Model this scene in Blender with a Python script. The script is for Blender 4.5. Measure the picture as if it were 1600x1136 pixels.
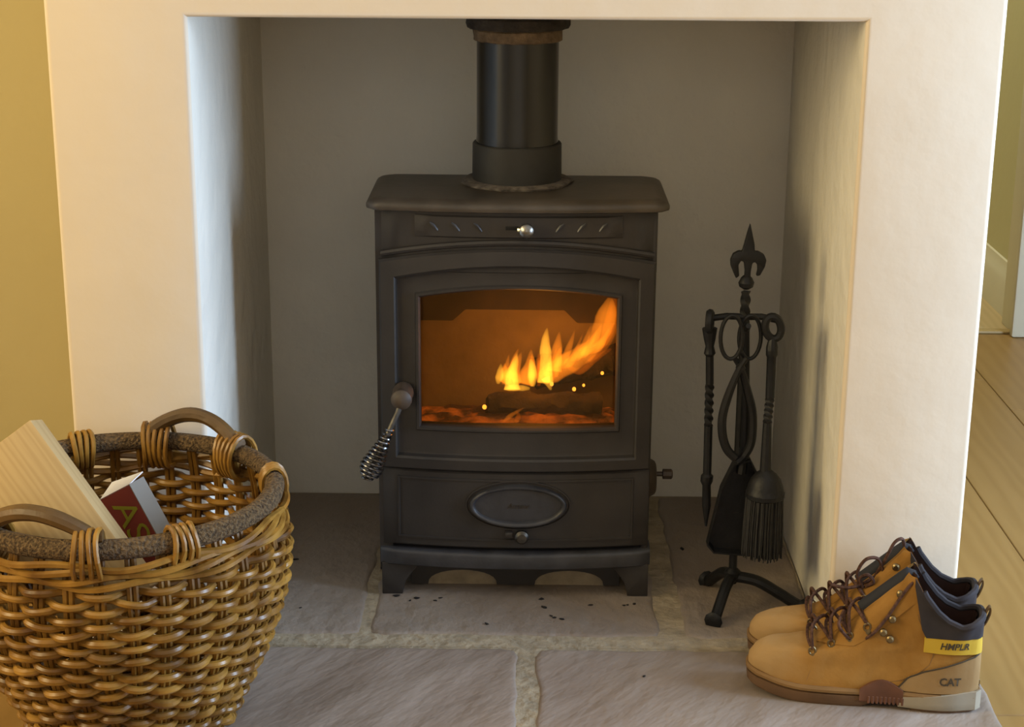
import bpy, bmesh, math, random
from mathutils import Vector, Matrix, noise
random.seed(7)
PI = math.pi
for o in list(bpy.data.objects): bpy.data.objects.remove(o, do_unlink=True)
SC = bpy.context.scene
COL = SC.collection

# ------------------------------------------------------------------ camera
F, CX, CY, CZ, PITCH, YAW, ROLL = 2670.0, .0068, -2.219, 1.0875, .2918, .0098, .0067
_fw = Vector((-math.sin(YAW)*math.cos(PITCH), math.cos(YAW)*math.cos(PITCH), -math.sin(PITCH)))
_r = Vector((math.cos(YAW), math.sin(YAW), 0)); _u = _r.cross(_fw)
_r2 = _r*math.cos(ROLL)+_u*math.sin(ROLL); _u2 = _u*math.cos(ROLL)-_r*math.sin(ROLL)
cam = bpy.data.cameras.new('camera'); cam.sensor_width = 36; cam.sensor_fit = 'HORIZONTAL'
cam.lens = F/1600*36; cam.clip_start = .05
co = bpy.data.objects.new('camera', cam); COL.objects.link(co)
co.matrix_world = Matrix(((_r2.x, _u2.x, -_fw.x, CX), (_r2.y, _u2.y, -_fw.y, CY), (_r2.z, _u2.z, -_fw.z, CZ), (0, 0, 0, 1)))
SC.camera = co
def at(px, py, Y):            # a point of the place at distance Y from the chimney breast, measured on the photograph
    D = _fw+_r2*((px-800)/F)-_u2*((py-568)/F)
    return Vector((CX, CY, CZ))+D*((Y-CY)/D.y)

# ------------------------------------------------------------------ world, window light, exposure
w = bpy.data.worlds.new('world'); SC.world = w; w.use_nodes = True
w.node_tree.nodes['Background'].inputs[0].default_value = (.75, .85, 1, 1)
w.node_tree.nodes['Background'].inputs[1].default_value = .6
def area(name, loc, target, sx, sy, power, col):
    l = bpy.data.lights.new(name, 'AREA'); l.shape = 'RECTANGLE'; l.size = sx; l.size_y = sy; l.energy = power; l.color = col
    o = bpy.data.objects.new(name, l); COL.objects.link(o); o.location = loc
    o.rotation_euler = (Vector(target)-Vector(loc)).to_track_quat('-Z', 'Y').to_euler()
    return o
area('daylight_window_right', (2.14, -.43, .92), (1.14, -.43, .92), .72, 1.2, 98, (.51, .70, .97))
area('daylight_window_left', (-2.24, -1.1, 1.4), (-1.24, -1.1, 1.4), 1.2, 1.1, 54, (1, .77, .38))
area('daylight_window_rear', (.2, -3.93, 1.5), (.2, -2.9, 1.5), 1.8, 1.2, 8, (1, .88, .72))
area('hall_fill_light', (.55, 2.7, 2.36), (.55, 2.7, 0), .5, .5, 26, (1, .94, .70))  # unseen fill light added to brighten the hall beyond the doorway
SC.view_settings.view_transform = 'Standard'; SC.view_settings.look = 'None'
SC.view_settings.exposure = 0; SC.view_settings.gamma = 1; SC.view_settings.use_curve_mapping = False

# ------------------------------------------------------------------ materials
MATS = {}
def mat(name, col, rough=.6, metal=0, var=.12, vscale=6, bump=0, bscale=40, stretch=(1, 1, 1), spec=.5, emit=None, es=0, col2=None, detail=4, coat=0, bdist=.01, rot=0):
    m = bpy.data.materials.new(name); m.use_nodes = True; MATS[name] = m
    nt = m.node_tree; b = nt.nodes['Principled BSDF']
    b.inputs['Roughness'].default_value = rough; b.inputs['Metallic'].default_value = metal
    b.inputs['Specular IOR Level'].default_value = spec; b.inputs['Coat Weight'].default_value = coat
    tc = nt.nodes.new('ShaderNodeTexCoord'); mp = nt.nodes.new('ShaderNodeMapping'); mp.vector_type = 'TEXTURE'; mp.inputs['Scale'].default_value = tuple(1/q for q in stretch); mp.inputs['Rotation'].default_value = (0, 0, rot)
    nt.links.new(tc.outputs['Object'], mp.inputs[0])
    n = nt.nodes.new('ShaderNodeTexNoise'); n.inputs['Scale'].default_value = vscale; n.inputs['Detail'].default_value = detail
    nt.links.new(mp.outputs[0], n.inputs['Vector'])
    cr = nt.nodes.new('ShaderNodeValToRGB')
    c2 = col2 or tuple(min(1, c*(1+var)) for c in col); c1 = col if col2 else tuple(c*(1-var) for c in col)
    cr.color_ramp.elements[0].position = .32; cr.color_ramp.elements[1].position = .68
    cr.color_ramp.elements[0].color = (*c1, 1); cr.color_ramp.elements[1].color = (*c2, 1)
    nt.links.new(n.outputs['Fac'], cr.inputs[0]); nt.links.new(cr.outputs[0], b.inputs['Base Color'])
    if bump:
        n2 = nt.nodes.new('ShaderNodeTexNoise'); n2.inputs['Scale'].default_value = bscale; n2.inputs['Detail'].default_value = 5
        nt.links.new(mp.outputs[0], n2.inputs['Vector'])
        bp = nt.nodes.new('ShaderNodeBump'); bp.inputs['Strength'].default_value = bump; bp.inputs['Distance'].default_value = bdist
        nt.links.new(n2.outputs['Fac'], bp.inputs['Height']); nt.links.new(bp.outputs[0], b.inputs['Normal'])
    if emit:
        b.inputs['Emission Color'].default_value = (*emit, 1); b.inputs['Emission Strength'].default_value = es
    return m
mat('plaster', (.70, .60, .465), .85, var=.03, vscale=3, bump=.25, bscale=9, spec=.25)
mat('recess_plaster', (.70, .665, .58), .85, var=.05, vscale=4, bump=.9, bscale=14, spec=.25, bdist=.012)
mat('yellow_paint', (.46, .38, .175), .8, var=.03, vscale=2, bump=.1, bscale=30, spec=.3)
mat('olive_paint', (.60, .55, .30), .8, var=.03, vscale=2, bump=.1, bscale=30, spec=.3)
mat('cream_wall', (.72, .66, .54), .85, var=.03, vscale=2)
mat('white_gloss', (.72, .68, .52), .4, var=.03, vscale=3)
mat('ceiling_paint', (.8, .78, .74), .9, var=.02)
mat('iron', (.026, .022, .0195), .55, var=.2, vscale=18, bump=.12, bscale=260, spec=.5, bdist=.002)
mat('iron_ledge', (.032, .032, .036), .42, var=.35, vscale=25, bump=.2, bscale=200, spec=.55, bdist=.002)
mat('iron_top', (.060, .048, .036), .42, var=.35, vscale=14, bump=.2, bscale=120, spec=.5, bdist=.002)
mat('iron_rust', (.055, .038, .025), .55, var=.4, vscale=40)
mat('pipe_black', (.012, .012, .012), .2, var=.1, vscale=10, spec=.55)
mat('pipe_matt', (.03, .029, .026), .6, var=.2, vscale=20, bump=.1, bscale=100, bdist=.002)
mat('rope_seal', (.16, .11, .065), .95, var=.5, vscale=60, bump=.8, bscale=120, bdist=.006)
mat('fire_cement', (.035, .028, .022), .9, var=.5, vscale=40, bump=.8, bscale=60, bdist=.008)
mat('ash_ring', (.13, .11, .09), .95, var=.5, vscale=90, bump=.8, bscale=120, bdist=.004)
mat('steel', (.30, .29, .27), .32, metal=1, var=.2, vscale=60)
mat('dull_steel', (.10, .092, .08), .42, metal=1, var=.3, vscale=80)
mat('coil_steel', (.17, .17, .18), .26, metal=1, var=.2, vscale=60)
mat('brass_tip', (.7, .6, .35), .3, metal=1)
mat('dark_hole', (.004, .004, .004), .9)
mat('wrought', (.008, .008, .0085), .5, spec=.3, var=.3, vscale=50, bump=.25, bscale=150, bdist=.003)
mat('bristle', (.010, .009, .008), .7, var=.4, vscale=90)
mat('firebrick', (.26, .19, .11), .95, var=.25, vscale=10, bump=.3, bscale=40)
mat('soot_iron', (.045, .03, .02), .8, var=.4, vscale=20)
mat('char_log', (.03, .02, .014), .95, var=.6, vscale=30, bump=1, bscale=40)
mat('flag', (.235, .182, .143), .5, vscale=5, bump=.75, bscale=4.2, col2=(.30, .243, .198), detail=9, stretch=(.9, 2.1, 1), spec=.4, bdist=.03, rot=.95)
mat('flag_b', (.225, .175, .135), .62, vscale=4.2, bump=.9, bscale=9, col2=(.275, .225, .18), detail=8, stretch=(1.5, 1, 1), spec=.4, bdist=.02)
mat('mortar', (.31, .25, .165), .95, var=.22, vscale=30, bump=.8, bscale=60, bdist=.008)
mat('willow', (.135, .058, .008), .36, vscale=26, col2=(.36, .19, .034), spec=.42, bump=.15, bscale=90, bdist=.003)
mat('willow_b', (.095, .040, .006), .36, vscale=26, col2=(.25, .125, .021), spec=.42, bump=.15, bscale=90, bdist=.003)
mat('willow_dark', (.12, .06, .02), .6, vscale=30, col2=(.22, .11, .035))
mat('rim_rope', (.050, .027, .009), .85, vscale=260, col2=(.22, .135, .055), bump=1, bscale=260, bdist=.012, detail=2)
mat('branch', (.06, .031, .008), .5, vscale=14, col2=(.14, .075, .02), bump=.4, bscale=40, bdist=.005)
mat('lemon_text', (.50, .50, .05), .7, var=.05)
mat('carton_red', (.23, .040, .030), .6, var=.1)
mat('carton_grey', (.20, .18, .15), .7, var=.08)
mat('carton_white', (.74, .74, .78), .7, var=.04)
mat('nubuck', (.225, .105, .018), .85, vscale=13, detail=7, col2=(.42, .22, .055), bump=.4, bscale=50, spec=.2, bdist=.004)
mat('nubuck_worn', (.44, .265, .11), .85, vscale=12, col2=(.58, .38, .19), bump=.3, bscale=60, spec=.2, bdist=.004)
mat('heel_leather', (.26, .155, .06), .85, vscale=14, col2=(.35, .225, .10), spec=.2, bump=.2, bscale=60, bdist=.003)
mat('collar_grey', (.035, .030, .032), .85, var=.2, vscale=40, spec=.25)
mat('lining', (.032, .016, .012), .95, var=.2, vscale=30, spec=.1)
mat('tongue_black', (.014, .014, .018), .8)
mat('lace', (.085, .042, .028), .8, var=.5, vscale=220, spec=.2)
mat('eyelet', (.24, .18, .09), .4, metal=1)
mat('tab_yellow', (.50, .32, .02), .7, var=.06)
mat('print_dark', (.05, .035, .018), .9)
mat('welt', (.20, .108, .034), .8, var=.2, vscale=20)
mat('outsole', (.115, .06, .026), .8, var=.25, vscale=20)
mat('outsole_grey', (.28, .235, .165), .8, var=.15, vscale=14)
mat('arch_rubber', (.13, .05, .022), .7, var=.2, vscale=30)
mat('cinder', (.012, .010, .009), .95)
mat('threshold_strip', (.45, .31, .12), .4)

_m = MATS['nubuck']; _nt = _m.node_tree; _b = _nt.nodes['Principled BSDF']; _src = _b.inputs['Base Color'].links[0].from_socket
_tc = _nt.nodes.new('ShaderNodeTexCoord'); _sx = _nt.nodes.new('ShaderNodeSeparateXYZ'); _nt.links.new(_tc.outputs['Object'], _sx.inputs[0])
_n = _nt.nodes.new('ShaderNodeTexNoise'); _n.inputs['Scale'].default_value = 22; _nt.links.new(_tc.outputs['Object'], _n.inputs['Vector'])
_ad = _nt.nodes.new('ShaderNodeMath'); _ad.operation = 'MULTIPLY_ADD'; _ad.inputs[1].default_value = .10; _nt.links.new(_n.outputs['Fac'], _ad.inputs[0]); _nt.links.new(_sx.outputs[0], _ad.inputs[2])
_mr = _nt.nodes.new('ShaderNodeMapRange'); _mr.inputs['From Min'].default_value = .155; _mr.inputs['From Max'].default_value = .085; _mr.inputs['To Max'].default_value = .9; _nt.links.new(_ad.outputs[0], _mr.inputs['Value'])
_mx = _nt.nodes.new('ShaderNodeMix'); _mx.data_type = 'RGBA'; _nt.links.new(_mr.outputs[0], _mx.inputs['Factor']); _nt.links.new(_src, _mx.inputs['A']); _mx.inputs['B'].default_value = (.40, .255, .11, 1)
_nt.links.new(_mx.outputs['Result'], _b.inputs['Base Color'])
def wood(name, c1, c2, scale, stretch, rough=.5, dist=4):
    m = bpy.data.materials.new(name); m.use_nodes = True; MATS[name] = m; nt = m.node_tree; b = nt.nodes['Principled BSDF']
    b.inputs['Roughness'].default_value = rough
    tc = nt.nodes.new('ShaderNodeTexCoord'); mp = nt.nodes.new('ShaderNodeMapping'); mp.inputs['Scale'].default_value = stretch
    oi = nt.nodes.new('ShaderNodeObjectInfo'); ad = nt.nodes.new('ShaderNodeVectorMath'); ad.operation = 'ADD'
    mu = nt.nodes.new('ShaderNodeMath'); mu.operation = 'MULTIPLY'; mu.inputs[1].default_value = 17
    nt.links.new(oi.outputs['Random'], mu.inputs[0]); nt.links.new(tc.outputs['Object'], mp.inputs[0])
    nt.links.new(mp.outputs[0], ad.inputs[0]); nt.links.new(mu.outputs[0], ad.inputs[1])
    wv = nt.nodes.new('ShaderNodeTexWave'); wv.bands_direction = 'X'; wv.inputs['Scale'].default_value = scale
    wv.inputs['Distortion'].default_value = dist; wv.inputs['Detail'].default_value = 3; wv.inputs['Detail Scale'].default_value = 1.5
    nt.links.new(ad.outputs[0], wv.inputs['Vector'])
    n = nt.nodes.new('ShaderNodeTexNoise'); n.inputs['Scale'].default_value = 3; nt.links.new(ad.outputs[0], n.inputs['Vector'])
    mx = nt.nodes.new('ShaderNodeMath'); mx.operation = 'MULTIPLY_ADD'; mx.inputs[1].default_value = .55
    nt.links.new(wv.outputs['Fac'], mx.inputs[0]); ms = nt.nodes.new('ShaderNodeMath'); ms.operation = 'MULTIPLY'; ms.inputs[1].default_value = .45
    nt.links.new(n.outputs['Fac'], ms.inputs[0]); nt.links.new(ms.outputs[0], mx.inputs[2])
    cr = nt.nodes.new('ShaderNodeValToRGB'); cr.color_ramp.elements[0].color = (*c1, 1); cr.color_ramp.elements[1].color = (*c2, 1)
    cr.color_ramp.elements[0].position = .15; cr.color_ramp.elements[1].position = .8
    nt.links.new(mx.outputs[0], cr.inputs[0]); nt.links.new(cr.outputs[0], b.inputs['Base Color'])
    return m
wood('laminate', (.25, .135, .034), (.285, .16, .045), 2.2, (5, .5, 1), .42, 9)
wood('laminate_pale', (.46, .34, .16), (.52, .39, .2), 3, (5, .55, 1), .45, 5)
wood('pine', (.41, .28, .12), (.47, .335, .155), 38, (1, .05, 1), .65, 9)

m = bpy.data.materials.new('stove_glass'); m.use_nodes = True; MATS['stove_glass'] = m; nt = m.node_tree; nt.nodes.clear()
ou = nt.nodes.new('ShaderNodeOutputMaterial'); tr = nt.nodes.new('ShaderNodeBsdfTransparent'); tr.inputs[0].default_value = (.95, .80, .56, 1)
gl = nt.nodes.new('ShaderNodeBsdfGlossy'); gl.inputs['Roughness'].default_value = .12; gl.inputs[0].default_value = (.9, .8, .65, 1)
mi = nt.nodes.new('ShaderNodeMixShader'); mi.inputs[0].default_value = .035
nt.links.new(tr.outputs[0], mi.inputs[1]); nt.links.new(gl.outputs[0], mi.inputs[2]); nt.links.new(mi.outputs[0], ou.inputs[0])
def flame_mat(name, col, strength):
    m = bpy.data.materials.new(name); m.use_nodes = True; MATS[name] = m; nt = m.node_tree; nt.nodes.clear()
    ou = nt.nodes.new('ShaderNodeOutputMaterial'); e = nt.nodes.new('ShaderNodeEmission')
    e.inputs[0].default_value = (*col, 1); e.inputs[1].default_value = strength; nt.links.new(e.outputs[0], ou.inputs['Volume'])
flame_mat('flame_yellow', (1, .58, .08), 190)
flame_mat('flame_orange', (1, .33, .03), 120)
flame_mat('flame_thin', (1, .25, .014), 55)
mat('spark', (.1, .02, .01), .9, emit=(1, .45, .08), es=2.5)
m = mat('ember', (.05, .02, .012), .95, bump=1, bscale=60); nt = m.node_tree; b = nt.nodes['Principled BSDF']
n = nt.nodes.new('ShaderNodeTexNoise'); n.inputs['Scale'].default_value = 26; n.inputs['Detail'].default_value = 3
tc = nt.nodes.new('ShaderNodeTexCoord'); nt.links.new(tc.outputs['Object'], n.inputs['Vector'])
cr = nt.nodes.new('ShaderNodeValToRGB'); cr.color_ramp.elements[0].position = .45; cr.color_ramp.elements[0].color = (.03, .008, .001, 1)
cr.color_ramp.elements[1].position = .72; cr.color_ramp.elements[1].color = (.8, .17, .015, 1)
nt.links.new(n.outputs['Fac'], cr.inputs[0]); nt.links.new(cr.outputs[0], b.inputs['Emission Color']); b.inputs['Emission Strength'].default_value = .55

# ------------------------------------------------------------------ geometry helpers
def link(name, me, mt, parent=None, smooth=True, sharp=35):
    me.name = name
    if smooth:
        me.polygons.foreach_set('use_smooth', [True]*len(me.polygons))
        try: me.set_sharp_from_angle(angle=math.radians(sharp))
        except Exception: pass
    o = bpy.data.objects.new(name, me); COL.objects.link(o)
    if mt: me.materials.clear(); me.materials.append(MATS[mt])
    if parent: o.parent = parent
    return o
class MB:
    def __init__(s): s.v = []; s.f = []
    def add(s, v, f):
        k = len(s.v); s.v += [tuple(p) for p in v]; s.f += [tuple(i+k for i in q) for q in f]
    def box(s, x0, x1, y0, y1, z0, z1, bev=0, seg=2, M=None):
        bm = bmesh.new(); bmesh.ops.create_cube(bm, size=1)
        for v in bm.verts: v.co = Vector(((x0+x1)/2+v.co.x*(x1-x0), (y0+y1)/2+v.co.y*(y1-y0), (z0+z1)/2+v.co.z*(z1-z0)))
        if bev: bmesh.ops.bevel(bm, geom=list(bm.edges), offset=bev, segments=seg, profile=.5, affect='EDGES')
        bm.verts.index_update(); s.add([(M @ v.co) if M else v.co.copy() for v in bm.verts], [[v.index for v in f.verts] for f in bm.faces]); bm.free()
    def loft(s, rings, closed=True, cap0=False, cap1=False):
        n = len(rings[0]); k = len(s.v)
        for r in rings: s.v += [tuple(p) for p in r]
        for i in range(len(rings)-1):
            for j in range(n if closed else n-1):
                a = k+i*n+j; b = k+i*n+(j+1) % n; s.f.append((a, b, b+n, a+n))
        if cap0: s.f.append(tuple(k+j for j in reversed(range(n))))
        if cap1: s.f.append(tuple(k+(len(rings)-1)*n+j for j in range(n)))
    def tube(s, path, rad, seg=8, closed=False, twist=0, square=False, cap=True, flat=1):
        P = [Vector(p) for p in path]; n = len(P); R = rad if isinstance(rad, (list, tuple)) else [rad]*n
        up = None; rings = []
        for i in range(n):
            t = (P[(i+1) % n]-P[i-1]) if closed else (P[min(i+1, n-1)]-P[max(i-1, 0)])
            if t.length < 1e-9: t = Vector((0, 0, 1))
            t.normalize()
            if up is None:
                up = Vector((0, 0, 1)) if abs(t.z) < .9 else Vector((0, 1, 0))
            up = (up-t*up.dot(t)).normalized(); sd = t.cross(up)
            ring = []
            for k in range(seg):
                a = 2*PI*k/seg+twist*i+(PI/4 if square else 0)
                ring.append(P[i]+(sd*math.cos(a)+up*math.sin(a)*flat)*R[i])
            rings.append(ring)
        if closed: rings.append(rings[0])
        s.loft(rings, True, cap and not closed, cap and not closed)
    def lathe(s, prof, seg=24, M=None, cap=True):
        rings = []
        for r, z in prof:
            q = [Vector((r*math.cos(2*PI*k/seg), r*math.sin(2*PI*k/seg), z)) for k in range(seg)]
            rings.append([M @ p for p in q] if M else q)
        s.loft(rings, True, cap, cap)
    def prism(s, pts, y0, y1, bev=0):      # pts in x,z ; extruded along y
        bm = bmesh.new(); a = [bm.verts.new((x, y0, z)) for x, z in pts]; f = bm.faces.new(a)
        r = bmesh.ops.extrude_face_region(bm, geom=[f])
        for e in r['geom']:
            if isinstance(e, bmesh.types.BMVert): e.co.y = y1
        bmesh.ops.recalc_face_normals(bm, faces=bm.faces)
        if bev: bmesh.ops.bevel(bm, geom=list(bm.edges), offset=bev, segments=2, profile=.5, affect='EDGES')
        bm.verts.index_update(); s.add([v.co.copy() for v in bm.verts], [[v.index for v in f.verts] for f in bm.faces]); bm.free()
    def build(s, name, mt, parent=None, smooth=True, sharp=35):
        me = bpy.data.meshes.new(name); me.from_pydata(s.v, [], s.f); me.update()
        bm = bmesh.new(); bm.from_mesh(me); bmesh.ops.recalc_face_normals(bm, faces=bm.faces); bm.to_mesh(me); bm.free()
        return link(name, me, mt, parent, smooth, sharp)
def empty(name, loc, label=None, cat=None, group=None):
    o = bpy.data.objects.new(name, None); COL.objects.link(o); o.location = loc; o.empty_display_size = .05
    return tag(o, label, cat, group)
def tag(o, label=None, cat=None, group=None, kind=None):
    if label: o['label'] = label
    if cat: o['category'] = cat
    if group: o['group'] = group
    if kind: o['kind'] = kind
    return o
def struct(o): o['kind'] = 'structure'; return o
def spline(pts, n):          # Catmull-Rom through points
    P = [Vector(p) for p in pts]; out = []
    for i in range(len(P)-1):
        a = P[max(i-1, 0)]; b = P[i]; c = P[i+1]; d = P[min(i+2, len(P)-1)]
        for k in range(n):
            t = k/n; out.append(.5*((2*b)+(c-a)*t+(2*a-5*b+4*c-d)*t*t+(3*b-a-3*c+d)*t**3))
    out.append(P[-1]); return out
def lerp_tab(tab, x):        # tab: [(x, v), ...]
    if x <= tab[0][0]: return tab[0][1]
    for (a, p), (b, q) in zip(tab, tab[1:]):
        if x <= b: return p+(q-p)*(x-a)/(b-a)
    return tab[-1][1]
def text_mesh(body, size, extrude=0, shear=0, bold=0):
    c = bpy.data.curves.new('lettering', 'FONT'); c.body = body; c.size = size; c.align_x = 'CENTER'; c.align_y = 'CENTER'; c.extrude = extrude; c.shear = shear
    c.resolution_u = 3; c.offset = bold
    o = bpy.data.objects.new('lettering', c); COL.objects.link(o); bpy.context.view_layer.update()
    me = bpy.data.meshes.new_from_object(o.evaluated_get(bpy.context.evaluated_depsgraph_get()))
    bpy.data.objects.remove(o); bpy.data.curves.remove(c); return me

# ------------------------------------------------------------------ the room
A, DEP, HL, XL, XR = .435, .604, .880, -.6184, .6135
FZ = -.02
# chimney breast with its recess, one plastered shell with softened arrises
bm = bmesh.new()
def V(*p): return bm.verts.new(p)
gx = [XL, -A, A, XR]; gz = [FZ, HL, 2.4]
g = {(i, j): V(gx[i], 0, gz[j]) for i in range(4) for j in range(3)}
for i in range(3):
    for j in range(2):
        if (i, j) != (1, 0): bm.faces.new((g[i, j], g[i+1, j], g[i+1, j+1], g[i, j+1]))
lb, lt, rb, rt = V(-A, DEP+.01, FZ), V(-A, DEP+.01, HL), V(A, DEP+.01, FZ), V(A, DEP+.01, HL)
bm.faces.new((g[1, 0], g[1, 1], lt, lb)); bm.faces.new((g[2, 1], g[2, 0], rb, rt)); bm.faces.new((g[1, 1], g[2, 1], rt, lt))
for i, s in ((0, -1), (3, 1)):
    q = [V(gx[i], .78, z) for z in gz]
    for j in range(2): bm.faces.new((g[i, j], g[i, j+1], q[j+1], q[j]))
bmesh.ops.recalc_face_normals(bm, faces=bm.faces)
bm.edges.ensure_lookup_table()
sel = []
for e in bm.edges:
    a, b = e.verts[0].co, e.verts[1].co
    if abs(a.y) < 1e-6 and abs(b.y) < 1e-6 and len(e.link_faces) == 2 and e.calc_face_angle(0) > .5: sel.append(e)
bmesh.ops.bevel(bm, geom=sel, offset=.007, segments=4, profile=.5, affect='EDGES')
me = bpy.data.meshes.new('x'); bm.to_mesh(me); bm.free()
wb_ = struct(link('wall_breast', me, 'plaster', sharp=40)); me.materials.append(MATS['recess_plaster'])
for p in me.polygons:
    c = p.center
    if c.y > .05 and abs(c.x) < A+.02: p.material_index = 1
mb = MB(); mb.box(-A-.1, A+.1, DEP, DEP+.17, FZ, HL+.2); struct(mb.build('wall_recess', 'recess_plaster', smooth=False))
mb = MB(); mb.box(-2.4, XL+.0, .42, .5, FZ, 2.4); struct(mb.build('wall_alcove', 'yellow_paint', smooth=False))
def holed(name, axis, c0, c1, u0, u1, z0, z1, hu0, hu1, hz0, hz1, m):
    mb = MB()
    for a, b, p, q in ((u0, hu0, z0, z1), (hu1, u1, z0, z1), (hu0, hu1, z0, hz0), (hu0, hu1, hz1, z1)):
        if axis == 'x': mb.box(c0, c1, a, b, p, q)
        else: mb.box(a, b, c0, c1, p, q)
    return struct(mb.build(name, m, smooth=False))
holed('wall_right', 'x', 2.2, 2.3, -4.1, 1.8, FZ, 2.4, -.82, -.04, .28, 1.56, 'cream_wall')
holed('wall_left', 'x', -2.4, -2.3, -4.1, .5, FZ, 2.4, -1.72, -.48, .83, 1.97, 'cream_wall')
holed('wall_rear', 'y', -4.1, -4, -2.3, 2.2, FZ, 2.4, -.7, 1.1, .9, 2.1, 'cream_wall')
mb = MB(); mb.box(-2.4, 2.3, -4.1, 3.7, 2.4, 2.5); struct(mb.build('ceiling', 'ceiling_paint', smooth=False))
def window(n, axis, c, u0, u1, z0, z1):
    e = struct(empty('window_%d' % n, (0, 0, 0)))
    def bar(nm, a, b, p, q):
        mb = MB()
        if axis == 'x': mb.box(c-.02, c+.02, a, b, p, q, .004)
        else: mb.box(a, b, c-.02, c+.02, p, q, .004)
        mb.build(nm, 'white_gloss', e)
    bar('frame_rail', u0, u1, z0, z0+.05); bar('frame_rail', u0, u1, z1-.05, z1)
    bar('frame_stile', u0, u0+.05, z0+.05, z1-.05); bar('frame_stile', u1-.05, u1, z0+.05, z1-.05)
    bar('mullion', (u0+u1)/2-.02, (u0+u1)/2+.02, z0+.05, z1-.05)
window(1, 'x', 2.26, -.82, -.04, .28, 1.56); window(2, 'x', -2.36, -1.72, -.48, .83, 1.97); window(3, 'y', -4.06, -.7, 1.1, .9, 2.1)
# hall beyond the doorway
YD = 1.765
mb = MB(); mb.box(1.205, 2.3, YD-.02, YD+.09, FZ, 2.4); struct(mb.build('wall_door', 'olive_paint', smooth=False))
mb = MB(); mb.box(1.205, 1.3, YD+.09, 3.6, FZ, 2.4); struct(mb.build('wall_hall', 'olive_paint', smooth=False))
mb = MB(); mb.box(-2.4, 1.3, 3.6, 3.7, FZ, 2.4); struct(mb.build('wall_far', 'olive_paint', smooth=False))
mb = MB(); mb.box(-2.4, -2.3, .5, 3.6, FZ, 2.4); struct(mb.build('wall_far_left', 'olive_paint', smooth=False))
mb = MB(); mb.prism([(0, FZ), (.016, FZ), (.016, .085+FZ), (.012, .1+FZ), (.007, .112+FZ), (.005, .13+FZ), (0, .132+FZ)], 0, 1.74)
bb = mb.build('baseboard_hall', 'white_gloss', sharp=25); bb.scale.x = -1; bb.location = (1.205, YD+.09, 0); struct(bb)
mb = MB()
mb.box(1.160, 1.245, YD-.045, YD-.02, FZ, 2.05, .006); mb.box(1.172, 1.205, YD-.02, YD+.09, FZ, 2.05, .002)
struct(mb.build('trim_1', 'white_gloss'))
mb = MB(); mb.box(.2, 1.172, YD-.012, YD+.018, FZ, FZ+.006, .002); struct(mb.build('trim_2', 'threshold_strip'))
mb = MB(); mb.box(-2.4, 2.3, -4.1, YD, FZ-.06, FZ-.003); fl = struct(mb.build('floor', 'laminate', smooth=False))
mb = MB(); mb.box(-2.4, 1.3, YD, 3.7, FZ-.06, FZ); struct(mb.build('floor_hall', 'laminate_pale', smooth=False))
PW = .19; pm = {}
def plank(x, y0, y1):
    L = round(y1-y0, 3)
    if L not in pm:
        mb = MB(); mb.box(0, PW-.0015, 0, L-.0015, -.0031, 0, .0012, 1); o = mb.build('plank', 'laminate', fl); pm[L] = o.data
    else:
        o = bpy.data.objects.new('plank', pm[L]); COL.objects.link(o); o.parent = fl
    o.location = (x, y0, FZ)
offs = [0, .55, .2, .85, .4, 1.0, .1, .7]
for i in range(8):
    x = .632+i*PW; y = -.75+offs[i]*.6-.6
    while y < YD-.02:
        a = max(y, -.8); b = min(y+1.2, YD-.012)
        if b-a > .03: plank(x, a, b)
        y += 1.2

# ------------------------------------------------------------------ hearth of riven flags
he = struct(empty('hearth', (0, 0, 0)))
mb = MB(); mb.box(-.632, .628, -.47, .002, FZ-.001, -.0022, .003); mb.box(-A+.002, A-.002, .0, DEP-.001, FZ-.001, -.0022); mb.build('mortar_bed', 'mortar', he)
def flag(x0, x1, y0, y1, sd, m):
    rnd = random.Random(sd); pts = []
    def edge(a, b):
        n = max(4, int((Vector(b)-Vector(a)).length/.022)); d = (Vector(b)-Vector(a)).normalized(); nn = Vector((-d.y, d.x))
        for k in range(n):
            p = Vector(a).lerp(Vector(b), k/n)
            j = noise.noise(Vector((p.x*16+sd*3, p.y*16, sd)))*.007+rnd.uniform(-.0014, .0014)
            if 0 < k: p = p+nn*j
            elif True: p = p+(Vector(((x0+x1)/2, (y0+y1)/2))-p).normalized()*.006
            pts.append(p)
    c = [(x0, y0), (x1, y0), (x1, y1), (x0, y1)]
    for k in range(4): edge(c[k], c[(k+1) % 4])
    cx, cy = (x0+x1)/2, (y0+y1)/2
    def ring(ins, z): return [(p.x+(ins if p.x < cx else -ins)*min(1, abs(p.x-cx)/((x1-x0)/2)), p.y+(ins if p.y < cy else -ins)*min(1, abs(p.y-cy)/((y1-y0)/2)), z) for p in pts]
    mb = MB(); mb.loft([ring(0, FZ), ring(0, -.005), ring(.002, -.0018), ring(.006, -.0002), ring(.011, 0)], True, False, True)
    mb.build('flagstone', m, he, sharp=50)
flag(-.636, -.003, -.468, -.006, 1, 'flag'); flag(.022, .632, -.468, -.006, 2, 'flag')
flag(-.432, -.232, .036, .600, 3, 'flag_b'); flag(-.221, .203, .036, .600, 4, 'flag_b'); flag(.236, .432, .036, .600, 5, 'flag_b')
flag(-.636, -.445, .0, .0-.0, 6, 'flag') if False else None
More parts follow.
